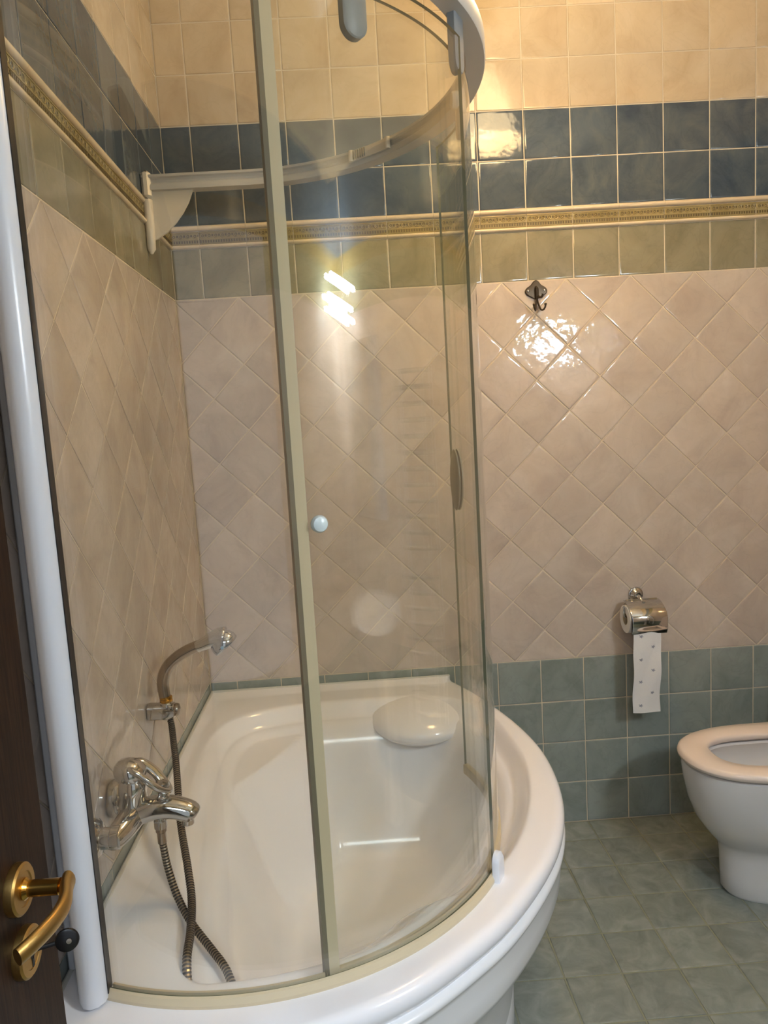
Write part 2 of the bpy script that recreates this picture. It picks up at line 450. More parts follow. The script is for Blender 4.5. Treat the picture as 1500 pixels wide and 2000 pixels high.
# ------------------------------------------------------------------ bathtub
tub = thing('bathtub', 'white asymmetric corner bathtub under the curved glass screen', 'bathtub', (0.48, -0.70, 0.0))
DECK = 0.570
curve = [(0.835,0.0),(0.895,-0.130),(0.940,-0.262),(0.980,-0.410),(1.003,-0.560),(1.003,-0.700),(0.982,-0.850),(0.938,-0.985),
         (0.872,-1.105),(0.785,-1.220),(0.705,-1.298),(0.585,-1.390),(0.465,-1.445),(0.33,-1.478),(0.16,-1.498),(0.0,-1.505)]
cv = catmull(curve, 14)
outline = [np.array((x, 0.0)) for x in np.linspace(0, 0.835, 30)[:-1]] + cv + [np.array((0.0, y)) for y in np.linspace(-1.505, 0, 50)[1:-1]]
outline = np.array(outline)
basin = np.array(catmull([(0.205,-1.335),(0.165,-1.22),(0.128,-1.08),(0.098,-0.92),(0.084,-0.78),(0.070,-0.60),(0.062,-0.42),(0.085,-0.285),
         (0.155,-0.200),(0.30,-0.150),(0.45,-0.140),(0.60,-0.140),(0.73,-0.150),(0.83,-0.200),(0.90,-0.300),(0.930,-0.45),(0.940,-0.62),
         (0.918,-0.785),(0.862,-0.955),(0.785,-1.085),(0.705,-1.158),(0.634,-1.188),(0.588,-1.235),(0.52,-1.290),(0.42,-1.325),(0.31,-1.345)], 10, True))
def seg_dist(pts, poly):
    A = poly; B = np.roll(poly, -1, 0); out = np.empty(len(pts)); ins = np.zeros(len(pts), bool)
    for s in range(0, len(pts), 4000):
        p = pts[s:s+4000, None, :]; ab = (B-A)[None]; ap = p - A[None]
        t = np.clip((ap*ab).sum(2)/((ab*ab).sum(2)+1e-12), 0, 1)
        d = np.sqrt(((ap - ab*t[..., None])**2).sum(2)).min(1); out[s:s+4000] = d
        y = p[..., 1]; x = p[..., 0]
        c = ((A[None, :, 1] > y) != (B[None, :, 1] > y)) & (x < (B[None,:,0]-A[None,:,0])*(y-A[None,:,1])/(B[None,:,1]-A[None,:,1]+1e-12)+A[None,:,0])
        ins[s:s+4000] = c.sum(1) % 2 == 1
    return np.where(ins, out, -out)
sm = lambda t: (lambda u: u*u*(3-2*u))(np.clip(t, 0, 1))
smm = lambda t: (lambda u: u**3*(u*(6*u-15)+10))(np.clip(t, 0, 1))
def smax(a, b, k): h = np.clip(0.5+0.5*(a-b)/k, 0, 1); return b*(1-h)+a*h+k*h*(1-h)
def tub_z(pts):
    d = seg_dist(pts, basin); x, y = pts[:, 0], pts[:, 1]
    up = 0.012*(1-sm((np.minimum(x, np.where(x < 0.84, -y, 1.0)) - 0.016)/0.008))
    deck = DECK + up + 0.004*sm((0.035-np.abs(d+0.02))/0.03)*0
    drop = 0.045*sm((d+0.006)/0.050) + 0.365*smm((d-0.030)/0.235)
    zb = deck - drop
    # corner seat: a triangular shelf behind a diagonal ridge
    a, b = np.array((0.162, -0.560)), np.array((0.352, -0.225))
    n = np.array((-(b-a)[1], (b-a)[0])); n /= np.linalg.norm(n)
    s = (pts - a) @ n                                   # > 0 towards the corner
    t = (pts - a) @ ((b-a)/np.linalg.norm(b-a))
    zs = 0.505 - 0.02*sm((s)/0.2)*0 - np.maximum(-s, 0)*2.6 - np.maximum(-t-0.0, 0)*1.2
    zs = np.minimum(zs, deck - 0.062*sm((d+0.004)/0.055))
    zb = smax(zb, zs, 0.010)
    return np.where(d > -0.006, np.minimum(zb, deck), deck)
K = np.array((0.48, -0.70)); NT = len(outline)
def ray_hit(poly, dirs):
    A = poly - K; B = np.roll(A, -1, 0); out = np.zeros(len(dirs))
    for i, dv in enumerate(dirs):
        e = B - A; den = dv[0]*e[:, 1] - dv[1]*e[:, 0]
        t = (A[:, 0]*e[:, 1] - A[:, 1]*e[:, 0])/(den+1e-15); u = (A[:, 0]*dv[1] - A[:, 1]*dv[0])/(den+1e-15)
        ok = (t > 0) & (u >= -1e-6) & (u <= 1+1e-6); out[i] = t[ok].max() if ok.any() else 0.3
    return out
tg = np.roll(outline, -1, 0) - np.roll(outline, 1, 0); tg /= np.linalg.norm(tg, axis=1)[:, None]
nrm = np.stack([tg[:, 1], -tg[:, 0]], 1)
nrm *= np.sign(((outline-K)*nrm).sum(1))[:, None]
cw = np.zeros(NT); i0_, i1_ = 29, 29+len(cv)-1
cw[i0_:i1_+1] = np.minimum(1, np.minimum(np.arange(i1_-i0_+1), np.arange(i1_-i0_+1)[::-1])/3)   # 1 on the free curve, 0 against the walls
nrm = nrm*cw[:, None]
lip = outline - nrm*0.020
dirs = lip - K; ro = np.linalg.norm(dirs, axis=1); dirs = dirs/ro[:, None]
rb = np.minimum(ray_hit(basin, dirs), ro-0.006)
fr = np.concatenate([np.linspace(0.02, 0.5, 14)[:-1], np.linspace(0.5, 0.86, 40)[:-1], np.linspace(0.86, 1.0, 36)])
rows = [K[None] + dirs*(rb*f)[:, None] for f in fr]
for g in (0.04, 0.10, 0.2, 0.35, 0.5, 0.65, 0.8, 0.9, 1.0): rows.append(K[None] + dirs*(rb+(ro-rb)*g)[:, None])
V2 = np.concatenate(rows); Z = tub_z(V2)
nr = len(rows); vs = [(x, y, z) for (x, y), z in zip(V2, Z)]
fs = []
for k in range(nr-1):
    for i in range(NT):
        j = (i+1) % NT; fs.append((k*NT+j, k*NT+i, (k+1)*NT+i, (k+1)*NT+j))
fs.append(tuple(range(NT)))
prof1 = [(0.012,0.5685),(0.006,0.564),(0.002,0.557),(0.0005,0.548),(0.002,0.538),(0.007,0.529),(0.012,0.523),(0.014,0.519)]
base = nr
for ins, z in prof1: vs.extend([(p[0], p[1], z) for p in outline - nrm*ins])
vs = [(max(x, 0.0008), min(y, -0.0008), z) for x, y, z in vs]
for k in range(nr-1, nr-1+len(prof1)):
    for i in range(NT):
        j = (i+1) % NT; fs.append((k*NT+j, k*NT+i, (k+1)*NT+i, (k+1)*NT+j))
shell = MB().add(vs, fs).build('tub_shell', M['acrylic'], tub, smooth=75)
fix_normals(shell)
# front apron: bead, curved panel, tucked-in foot - only along the curved free side
fo = np.array(cv); tf = np.gradient(fo, axis=0); tf /= np.linalg.norm(tf, axis=1)[:, None]
fnrm = np.stack([-tf[:, 1], tf[:, 0]], 1); fnrm *= np.sign(((fo-K)*fnrm).sum(1))[:, None]
prof2 = [(0.016,0.5195),(0.006,0.5175),(0.001,0.513),(0.000,0.507),(0.002,0.501),(0.007,0.496),(0.010,0.485),(0.011,0.45),(0.014,0.415),(0.019,0.400),
         (0.034,0.385),(0.062,0.350),(0.092,0.300),(0.116,0.230),(0.130,0.150),(0.134,0.092),(0.16,0.090)]
rg = [[(p[0], p[1], z) for p in fo - fnrm*i] for i, z in prof2]
ap = MB().loft(rg, False, False, closed=False).build('apron_panel', M['acrylic_cool'], tub, smooth=50); fix_normals(ap)
rg = [[(p[0], p[1], z) for p in fo - fnrm*i] for i, z in ((0.150, 0.0915), (0.136, 0.0915), (0.134, 0.088), (0.134, 0.0), (0.15, 0.0))]
pl = MB().loft(rg, False, False, closed=False).build('plinth', M['acrylic_cool'], tub, smooth=40); fix_normals(pl)
# headrest cushion in the back right corner of the basin
hr = MB(); C0 = Vector((0.708, -0.170, 0.512)); ax = Vector((1, -0.10, 0)).normalized(); dn = Vector((0.05, -0.97, -0.16)).normalized()
dn = (dn - ax*dn.dot(ax)).normalized(); up = ax.cross(dn).normalized(); up = up if up.z > 0 else -up
rings = []
for k in range(15):
    ph = PI*(k+0.001)/14.002 - PI/2
    rings.append([tuple(C0 + (ax*0.165*math.cos(2*PI*i/40) + dn*0.150*math.sin(2*PI*i/40))*math.cos(ph) + up*0.055*math.sin(ph)) for i in range(40)])
hro = hr.loft(rings).build('headrest', M['acrylic'], tub, smooth=80); fix_normals(hro)
# silicone seams along the walls
se = MB().tube([(x, -0.0055, DECK+0.0115) for x in (0.004, 0.4, 0.832)], 0.005, 8).build('silicone_seam', M['silicone'], tub)
se = MB().tube([(0.0055, y, DECK+0.0115) for y in (-0.004, -0.7, -1.48)], 0.005, 8).build('silicone_seam', M['silicone'], tub)

# ------------------------------------------------------------------ shower enclosure
CX, CY = 0.285, -0.845
enc = thing('shower_enclosure', 'curved glass shower screen with white rail standing on the bathtub rim', 'shower screen', (0.285, -0.845, DECK))
def arc(r, a0, a1, n):
    return [(CX + r*math.cos(math.radians(a)), CY + r*math.sin(math.radians(a))) for a in np.linspace(a0, a1, n)]
def sweep_plan(mb, path, prof, caps=True, mat=0):
    """sweep a closed (outward offset, z) section along a plan path"""
    Pp = np.array(path); t = np.gradient(Pp, axis=0); t /= np.linalg.norm(t, axis=1)[:, None]
    n = np.stack([t[:, 1], -t[:, 0]], 1)      # right-hand side of travel = outward for counter-clockwise travel
    rings = [[(p[0]+q[0]*o, p[1]+q[1]*o, z) for o, z in prof] for p, q in zip(Pp, n)]
    mb.loft(rings, caps, caps, mat); return mb
RR = 0.548
near = [(0.040 + 0.245*k/8, CY - RR + 0.028*(1-k/8)**2) for k in range(8)]
far = [(CX - 0.281*k/8, CY + RR) for k in range(1, 9)]
rail_path = near + arc(RR, -90, 90, 90) + far
rail_prof = [(-0.019,2.150),(0.017,2.150),(0.019,2.154),(0.019,2.186),(0.015,2.192),(-0.017,2.192),(-0.021,2.190),(-0.021,2.184),(-0.015,2.181),
             (-0.012,2.176),(-0.012,2.170),(-0.017,2.166),(-0.019,2.160)]
rail = sweep_plan(MB(), rail_path, rail_prof).build('rail', M['rail'], enc, smooth=30); fix_normals(rail)
def stop(a0, a1):
    mb = MB(); sweep_plan(mb, arc(RR, a0, a1, 14), [(-0.024,2.163),(-0.018,2.163),(-0.018,2.189),(-0.024,2.189)])
    for a in (a0, a1):
        x, y = arc(RR-0.022, a, a, 1)[0]; mb.lathe([(0.0,-0.014),(0.007,-0.014),(0.0075,0.0),(0.007,0.014),(0.0,0.014)], (x, y, 2.176), (0,0,1), 12)
    o = mb.build('rail_stop', M['plastic'], rail); fix_normals(o)
    rb_ = MB()
    for a in np.linspace(a1-5.0, a1-1.0, 6):
        x, y = arc(RR-0.0255, a, a, 1)[0]; rb_.tube([(x, y, 2.166), (x, y, 2.187)], 0.0017, 6)
    rb_.build('grip_ridges', M['seal_dark'], rail)
stop(41.5, 55.0)
# wall bracket of the rail with its gusset
br = MB(); br.rbox(0.0015, 0.028, CY+RR-0.024, CY+RR+0.020, 2.128, 2.204, 0.008)
br.build('rail_end_cap', M['plastic'], enc)
br = MB(); br.tube([(0.012, CY+RR-0.004, 2.128), (0.012, CY+RR-0.004, 2.06), (0.011, CY+RR-0.004, 1.995), (0.010, CY+RR-0.004, 1.982)], [0.0135, 0.0135, 0.012, 0.004], 16)
br.build('wall_bracket', M['plastic'], enc)
gp = [(0.012, 2.150), (0.140, 2.150), (0.126, 2.118), (0.108, 2.090), (0.086, 2.064), (0.060, 2.040), (0.030, 2.022), (0.012, 2.018)]
gm = MB().loft([[(x, CY+RR+o, z) for x, z in gp] for o in (-0.004, 0.004)])
g_ = gm.build('gusset', M['plastic'], enc); fix_normals(g_)
# post on the left wall, near the door
ps = [(0.017,-1.300),(0.030,-1.345),(0.043,-1.376),(0.054,-1.390),(0.066,-1.3935),(0.077,-1.389),(0.085,-1.378),(0.0865,-1.365),(0.083,-1.350),(0.060,-1.320),(0.036,-1.286),(0.017,-1.280)]
po = MB().loft([[(x, y, z) for x, y in ps] for z in (DECK+0.006, 2.20)]).build('post', M['alu_white'], enc, smooth=50); fix_normals(po)
po = MB().rbox(0.0015, 0.0150, -1.312, -1.270, DECK+0.012, 2.20, 0.003).build('wall_channel', M['alu_white'], enc); 
MB().box(0.0855, 0.0876, -1.369, -1.350, DECK+0.012, 2.19).build('gasket', M['black'], enc)
# bottom track on the tub rim
trk = arc(0.549, -111, -31, 80)
tp = [(-0.010,DECK-0.002),(0.011,DECK-0.002),(0.012,DECK+0.006),(0.008,DECK+0.015),(0.004,DECK+0.017),(0.004,DECK+0.011),(-0.004,DECK+0.011),(-0.004,DECK+0.017),(-0.008,DECK+0.017),(-0.010,DECK+0.010)]
o = sweep_plan(MB(), trk, tp).build('bottom_track', M['seal'], enc, smooth=30); fix_normals(o)
def pane(name, r, a0, a1, z0, z1, th=0.006, n=90, parent=enc):
    mb = MB(); ii = arc(r-th/2, a0, a1, n); oo = arc(r+th/2, a0, a1, n)
    v = [(x, y, z) for z in (z0, z1) for x, y in ii] + [(x, y, z) for z in (z0, z1) for x, y in oo]
    f, e = [], []
    for k in range(n-1):
        f.append((k+1, k, n+k, n+k+1)); f.append((2*n+k, 2*n+k+1, 3*n+k+1, 3*n+k))
        e.append((k, k+1, 2*n+k+1, 2*n+k)); e.append((n+k+1, n+k, 3*n+k, 3*n+k+1))
    e.append((0, 2*n, 3*n, n)); e.append((n-1, 2*n-1, 4*n-1, 3*n-1))
    mb.add(v, f, 0); mb.add(v, e, 1)
    o = mb.build(name, [M['glass'], M['glass_edge']], parent, smooth=30); return o
fixed = pane('fixed_pane', 0.549, -111.4, -30.0, DECK+0.012, 2.112)
door = pane('sliding_pane', 0.530, -71.5, 20.5, 0.566, 2.100)
# vertical seal on the sliding pane's near edge and seals below
def radial_bar(name, m, r0, r1, a0, a1, z0, z1, parent):
    mb = MB(); n = 3; rings = []
    for z in (z0, z1): rings.append(arc(r0, a0, a1, n) + arc(r1, a1, a0, n))
    o = mb.loft([[(x, y, z) for x, y in r] for r, z in zip(rings, (z0, z1))]).build(name, m, parent, smooth=30); fix_normals(o); return o
radial_bar('edge_seal', M['seal'], 0.523, 0.545, -73.1, -71.3, 0.552, 2.100, door)
radial_bar('edge_seal', M['seal_dark'], 0.527, 0.545, -73.9, -73.1, 0.552, 2.100, door)
bs = sweep_plan(MB(), arc(0.530, -73, 20.5, 80), [(-0.007,0.552),(0.007,0.552),(0.007,0.576),(-0.007,0.576)]).build('bottom_seal', M['seal'], door, smooth=30); fix_normals(bs)
# roller hangers
def hanger(a, r, parent, m, z0=2.028, z1=2.152, w=0.021):
    c_, s_ = math.cos(math.radians(a)), math.sin(math.radians(a)); rad = Vector((c_, s_, 0)); tan = Vector((-s_, c_, 0)); o = Vector((CX, CY, 0)) + rad*r
    pts = [(w, z1), (-w, z1), (-w, z0+w)] + [(-w*math.cos(t), z0+w-w*math.sin(t)) for t in np.linspace(0.2, PI-0.2, 11)] + [(w, z0+w)]
    mb = MB(); rings = []
    for d, sc in ((-0.008, 0.86), (-0.006, 1.0), (0.006, 1.0), (0.008, 0.86)):
        rings.append([tuple(o + rad*d + tan*(u*sc) + Vector((0, 0, (z-(z0+z1)/2)*(0.97 if sc < 1 else 1.0)+(z0+z1)/2))) for u, z in pts])
    h = mb.loft(rings).build('roller_hanger', m, parent); fix_normals(h); return h
hanger(-57.2, 0.535, door, M['grey_plastic'])
hanger(2.5, 0.527, door, M['plastic'], z0=2.055, w=0.019)
hanger(-29.0, 0.541, fixed, M['grey_plastic'], z0=2.058)
x, y = arc(0.515, 1.5, 1.5, 1)[0]
MB().lathe([(0.0,-0.008),(0.016,-0.008),(0.018,-0.004),(0.018,0.004),(0.016,0.008),(0.0,0.008)], (x, y, 2.130), (1, 0.03, 0), 20).build('roller', M['plastic'], door)
# knob, finger pull, corner guide
x, y = arc(0.534, -69.6, -69.6, 1)[0]; ra = (math.cos(math.radians(-69.6)), math.sin(math.radians(-69.6)), 0)
MB().lathe([(0.0,0.0),(0.008,0.0),(0.007,0.006),(0.010,0.009),(0.0130,0.013),(0.0135,0.018),(0.011,0.023),(0.006,0.0255),(0.0,0.026)], (x, y, 1.319), ra, 24).build('knob', simple('knob_plastic', srgb(206,218,218), 0.25), door)
mb = MB()
a0 = 19.4
for sgn, off in ((1, 0.0055), (-1, -0.0055)):
    pts = []
    for k in range(24):
        t = 2*PI*k/24; pts.append((5.0*math.cos(t)*abs(math.cos(t))**0.25 - 0.2, 0.075*math.sin(t)))
    def pp(u, w, r): return (CX + r*math.cos(math.radians(a0-1.4+u)), CY + r*math.sin(math.radians(a0-1.4+u)), 1.319+w)
    mb.loft([[pp(u*0.55, w, 0.530+off*0.4) for u, w in pts], [pp(u*0.55, w, 0.530+off) for u, w in pts], [pp(u*0.42, w*0.9, 0.530+off*1.3) for u, w in pts]])
fp = mb.build('finger_pull', simple('finger_pull_plastic', srgb(150,150,136), 0.4), door); fix_normals(fp)
mb = MB(); gx, gy = arc(0.560, -31.0, -31.0, 1)[0]
rd = Vector((math.cos(math.radians(-31)), math.sin(math.radians(-31)), 0)); tn = Vector((-rd.y, rd.x, 0))
pts = [(-0.016, 0), (0.016, 0), (0.017, 0.020)] + [(0.017*math.cos(t), 0.040+0.018*math.sin(t)) for t in np.linspace(0, PI, 11)] + [(-0.017, 0.020)]
rings = []
for d, sc in ((-0.004, 0.92), (-0.003, 1.0), (0.006, 1.0), (0.010, 0.88)):
    rings.append([tuple(Vector((gx, gy, DECK-0.001)) + rd*d + tn*u*sc + Vector((0, 0, w*sc))) for u, w in pts])
cg = mb.loft(rings).build('corner_guide', M['alu_white'], enc); fix_normals(cg)

# ------------------------------------------------------------------ bath mixer
mx = thing('bath_mixer', 'chrome single-lever bath mixer on the left wall above the tub', 'mixer tap', (0.0, -1.105, 0.745))
for yy in (-1.03, -1.18):
    MB().lathe([(0.0,0.0015),(0.037,0.0015),(0.038,0.006),(0.036,0.022),(0.029,0.029),(0.020,0.031),(0.019,0.048),(0.021,0.050),(0.021,0.064),(0.0,0.064)], (0, yy, 0.740), (1,0,0), 32).build('wall_rosette', M['chrome'], mx)
bar = catmull([(0.052,-1.192,0.738),(0.056,-1.17,0.738),(0.064,-1.14,0.742),(0.070,-1.105,0.746),(0.064,-1.07,0.742),(0.056,-1.04,0.738),(0.052,-1.018,0.738)], 6)
nb = len(bar); rr = [0.012 + 0.013*math.sin(PI*min(1, max(0, (i+1.5)/(nb+2))))**0.5 for i in range(nb)]
MB().tube(bar, rr, 20).build('body', M['chrome'], mx, smooth=60)
sp = catmull([(0.050,-1.110,0.738),(0.080,-1.108,0.748),(0.110,-1.106,0.754),(0.140,-1.105,0.752),(0.165,-1.105,0.745),(0.180,-1.105,0.738),(0.187,-1.105,0.732)], 6)
ns = len(sp); rs = [0.024 - 0.006*(i/ns) if i < ns-7 else 0.0185*math.sqrt(max(0.02, 1-((i-ns+8)/8.2)**2)) for i in range(ns)]
spo = MB().tube(sp, rs, 20, flat=1.25, up=(0,0,1)).build('spout', M['chrome'], mx, smooth=60)
MB().lathe([(0.0,0.0),(0.012,0.0),(0.0125,0.010),(0.0,0.010)], (0.170,-1.105,0.716), (0,0,1), 20).build('aerator', M['chrome'], spo)
MB().lathe([(0.024,0.0),(0.026,0.012),(0.0255,0.030),(0.027,0.036),(0.027,0.052),(0.025,0.062),(0.018,0.070),(0.0,0.073)], (0.066,-1.105,0.752), (0.12,0,1), 28).build('cartridge_cap', M['chrome'], mx)
# loop lever
loop = catmull([(0.060,-1.112,0.838),(0.082,-1.126,0.838),(0.104,-1.128,0.822),(0.124,-1.122,0.800),(0.137,-1.106,0.788),(0.124,-1.090,0.800),(0.104,-1.084,0.822),(0.082,-1.086,0.838),(0.060,-1.098,0.838)], 7)
lv = MB().tube(loop, 0.0070, 12, flat=1.5).build('lever', M['chrome'], mx, smooth=60)
MB().lathe([(0.027,-0.004),(0.031,0.004),(0.031,0.014),(0.026,0.024),(0.014,0.031),(0.0,0.033)], (0.066,-1.105,0.822), (0.35,0,1), 24).build('lever_dome', M['chrome'], lv)
MB().lathe([(0.0,0.0),(0.012,0.0),(0.0125,0.008),(0.009,0.012),(0.009,0.020),(0.0135,0.024),(0.015,0.030),(0.0135,0.036),(0.006,0.039),(0.0,0.039)], (0.127,-1.105,0.768), (0,0,1), 24).build('diverter_knob', M['chrome'], mx)
MB().lathe([(0.0,0.0),(0.0085,0.0),(0.0095,-0.012),(0.0125,-0.014),(0.0125,-0.028),(0.0,-0.028)][::-1], (0.117,-1.105,0.740), (0,0,1), 20).build('hose_outlet', M['chrome'], mx)

def corrugated(mb, pts, R, step=0.0029):
    P3 = np.array(catmull(pts, 24)); sl = np.concatenate([[0], np.cumsum(np.linalg.norm(np.diff(P3, axis=0), axis=1))])
    n = int(sl[-1]/step); q = np.stack([np.interp(np.linspace(0, sl[-1], n), sl, P3[:, k]) for k in range(3)], 1)
    tmp = MB(); tmp.tube([tuple(p) for p in q], [R if (i//1) % 2 else R*0.90 for i in range(n)], 12)
    mats = []
    for k in range(n-1): mats += [0 if (k % 2) else 0] * 12
    # alternate bright ring / dark groove, two spans each
    mats = []
    for k in range(n-1): mats += [(1 if k % 2 else 0)] * 12
    mats += [0, 0]
    for f, m in zip(tmp.f, mats): pass
    o = len(mb.v); mb.v.extend(tmp.v); mb.f.extend([tuple(i+o for i in f) for f in tmp.f]); mb.m.extend(mats[:len(tmp.f)])
    return mb
hs = thing('shower_hose', 'banded metal shower hose looping from the mixer to the wall holder', 'hose', (0.117, -1.105, 0.712))
h1 = [(0.052,-0.73,0.779),(0.058,-0.745,0.768),(0.071,-0.79,0.747),(0.091,-0.86,0.716),(0.121,-0.98,0.657),(0.157,-1.09,0.613),(0.176,-1.155,0.588),(0.190,-1.235,0.582),(0.197,-1.300,0.576),(0.205,-1.332,0.545),(0.215,-1.335,0.480)]
h2 = [(0.117,-1.105,0.700),(0.117,-1.105,0.690),(0.119,-1.107,0.668),(0.126,-1.115,0.630),(0.146,-1.14,0.587),(0.178,-1.18,0.560),(0.220,-1.225,0.540),(0.254,-1.268,0.530),(0.276,-1.305,0.508),(0.290,-1.310,0.450)]
corrugated(MB(), h1, 0.0080).build('hose_run', [M['hose_ring'], M['hose_dark']], hs, smooth=0)
corrugated(MB(), h2, 0.0075).build('hose_run', [M['hose_ring'], M['hose_dark']], hs, smooth=0)
corrugated(MB(), [h1[-1], (0.225,-1.325,0.39), (0.245,-1.30,0.33), (0.27,-1.295,0.33), (0.287,-1.305,0.39), h2[-1]], 0.0078).build('hose_run', [M['hose_ring'], M['hose_dark']], hs, smooth=0)
MB().lathe([(0.0,0.0),(0.0085,0.0),(0.0085,0.022),(0.0105,0.024),(0.0105,0.034),(0.0,0.034)], (0.117,-1.105,0.680), (0,0,1), 16).build('hose_nut', M['chrome_worn'], hs)

# ------------------------------------------------------------------ hand shower and its holder
ho = thing('shower_holder', 'short chrome wall holder carrying the hand shower', 'shower holder', (0.0, -0.73, 0.803))
mb = MB(); sec = [(0.020*math.cos(t)*abs(math.cos(t))**-0.45, 0.020*math.sin(t)*abs(math.sin(t)+1e-9)**-0.45) for t in np.linspace(0.02, 2*PI+0.02, 25)[:-1]]
sec = [(0.019*math.copysign(abs(math.cos(t))**0.45, math.cos(t)), 0.019*math.copysign(abs(math.sin(t))**0.45, math.sin(t))) for t in np.linspace(0, 2*PI, 29)[:-1]]
rings = [[(x, -0.73+u*s, 0.803+w*s) for u, w in sec] for x, s in ((0.0015, 0.94), (0.003, 1.0), (0.030, 1.0), (0.056, 0.96), (0.064, 0.90), (0.066, 0.80))]
b_ = mb.loft(rings).build('holder_block', M['chrome'], ho); fix_normals(b_)
MB().lathe([(0.0,0.0),(0.015,0.0),(0.016,0.004),(0.014,0.010),(0.006,0.013),(0.0,0.0135)], (0.0655,-0.73,0.805), (1,0,0), 24).build('end_knob', M['chrome_worn'], ho)
MB().lathe([(0.0125,-0.022),(0.014,-0.020),(0.016,0.018),(0.013,0.022),(0.0,0.022)], (0.047,-0.732,0.806), (0.05,0,1), 20, cap0=True).build('socket', M['chrome'], ho)
sh = thing('hand_shower', 'worn chrome hand shower with a curved neck and tilted head', 'hand shower', (0.047, -0.732, 0.83))
hp = catmull([(0.047,-0.732,0.829),(0.044,-0.732,0.850),(0.044,-0.732,0.880),(0.056,-0.732,0.910),(0.082,-0.732,0.935),(0.112,-0.732,0.952),(0.140,-0.732,0.962)], 7)
nh = len(hp); MB().tube(hp, [0.0135 + 0.0012*math.sin(PI*i/nh) for i in range(nh)], 18).build('neck', M['chrome_worn'], sh, smooth=60)
MB().lathe([(0.012,0.0),(0.0155,0.002),(0.0155,0.006),(0.0135,0.008),(0.0155,0.010),(0.0150,0.014),(0.012,0.016)], (0.047,-0.732,0.826), (0,0,1), 24).build('brass_ring', M['brass'], sh)
# head: cone growing from the neck into a tilted disc
hd = catmull([(0.134,-0.732,0.959),(0.150,-0.732,0.965),(0.172,-0.732,0.974),(0.192,-0.732,0.979),(0.206,-0.732,0.978)], 5)
n_ = len(hd); MB().tube(hd, [0.0140 + 0.011*sm(np.array(i/(n_-1)*1.0))*1.0 if i < n_-2 else 0.022-0.008*(i-n_+2) for i in range(n_)], 20, flat=1.25, up=(0,0,1)).build('head', M['chrome'], sh, smooth=60)
axd = Vector((0.62, 0.0, -0.78)).normalized()
MB().lathe([(0.0,-0.024),(0.020,-0.022),(0.030,-0.012),(0.034,0.0),(0.034,0.010),(0.032,0.013),(0.027,0.013),(0.026,0.010),(0.0,0.010)], Vector((0.197,-0.732,0.966)), axd, 32).build('spray_disc', M['chrome'], sh)
MB().lathe([(0.0,0.0),(0.0045,0.0),(0.004,0.004),(0.0,0.005)], Vector((0.200,-0.764,0.962)), (0.1,-1,0), 14).build('selector_button', simple('button_plastic', srgb(150,178,196), 0.3), sh)

# ------------------------------------------------------------------ toilet
wc = thing('toilet', 'white ceramic toilet with open pinkish seat beside the back wall', 'toilet', (1.80, -0.425, 0.0))
YC = -0.428
def dsec(x0, x1, hw, n=48, e=2.4):
    """D-shaped plan: rounded nose towards -x, straight sides back to x1"""
    out = []; L_ = min(x1-x0-0.01, 0.30)
    for k in range(n+1):
        t = PI/2 + PI*k/n
        out.append((x0+L_ + L_*math.copysign(abs(math.cos(t))**(2/e), math.cos(t)), YC + hw*math.copysign(abs(math.sin(t))**(2/e), math.sin(t))))
    return [(x1, YC+hw)] + out + [(x1, YC-hw)]
XW = XR - 0.002
secs = [(1.590,XW,0.104,0.0,2.4),(1.582,XW,0.106,0.010,2.4),(1.580,XW,0.104,0.06,2.4),(1.577,XW,0.104,0.12,2.3),(1.572,XW,0.106,0.150,2.3),(1.560,XW,0.116,0.168,2.3),
        (1.535,XW,0.132,0.198,2.3),(1.508,XW,0.149,0.240,2.3),(1.488,XW,0.163,0.295,2.3),(1.477,XW,0.172,0.350,2.3),(1.472,XW,0.176,0.395,2.3),(1.474,XW,0.175,0.408,2.3),(1.482,XW,0.170,0.413,2.3)]
mb = MB(); mb.loft([[(x, y, z) for x, y in dsec(a, b, h, e=e)] for a, b, h, z, e in secs], True, False)
# rim top and hollow bowl
inner = [(1.545,1.86,0.108,0.413,2.6),(1.552,1.855,0.103,0.408,2.6),(1.535,1.865,0.115,0.385,2.6),(1.540,1.86,0.112,0.35,2.6),(1.575,1.84,0.085,0.28,2.6),(1.62,1.80,0.05,0.22,2.6),(1.65,1.77,0.03,0.20,2.6)]
def dclosed(x0, x1, hw, n=48):
    out = []; cx = (x0+x1)/2; hl = (x1-x0)/2
    for k in range(n+1):
        t = PI/2 + PI*k/n; out.append((cx*0+x0+hl + hl*math.copysign(abs(math.cos(t))**(2/2.6), math.cos(t)), YC + hw*math.copysign(abs(math.sin(t))**(2/2.6), math.sin(t))))
    return [(x1, YC+hw)] + out + [(x1, YC-hw)]
rt = [[(x, y, 0.413) for x, y in dsec(1.482, XW, 0.170, e=2.3)]] + [[(x, y, z) for x, y in dclosed(a, b, h)] for a, b, h, z, e in inner]
mb.loft(rt, False, True)
bowl = mb.build('bowl', M['ceramic'], wc, smooth=40); fix_normals(bowl)
def seat_ring(name, m, parent):
    # ring section swept between outer D and inner D
    o_ = dsec(1.462, 1.935, 0.181, e=2.35); i_ = dclosed(1.556, 1.850, 0.100)
    n = len(o_); rings = []
    for t, z in ((0.0,0.430),(0.012,0.4225),(0.06,0.4195),(0.94,0.4195),(0.985,0.424),(1.0,0.430),(0.985,0.437),(0.90,0.4425),(0.5,0.4455),(0.12,0.4435),(0.03,0.4385),(0.0,0.430)):
        rings.append([(ox+(ix-ox)*t, oy+(iy-oy)*t, z) for (ox, oy), (ix, iy) in zip(o_, i_)])
    mb = MB().loft(rings, False, False, closed=True); o = mb.build(name, m, parent, smooth=60); fix_normals(o); return o
seat_ring('seat', M['seat'], wc)
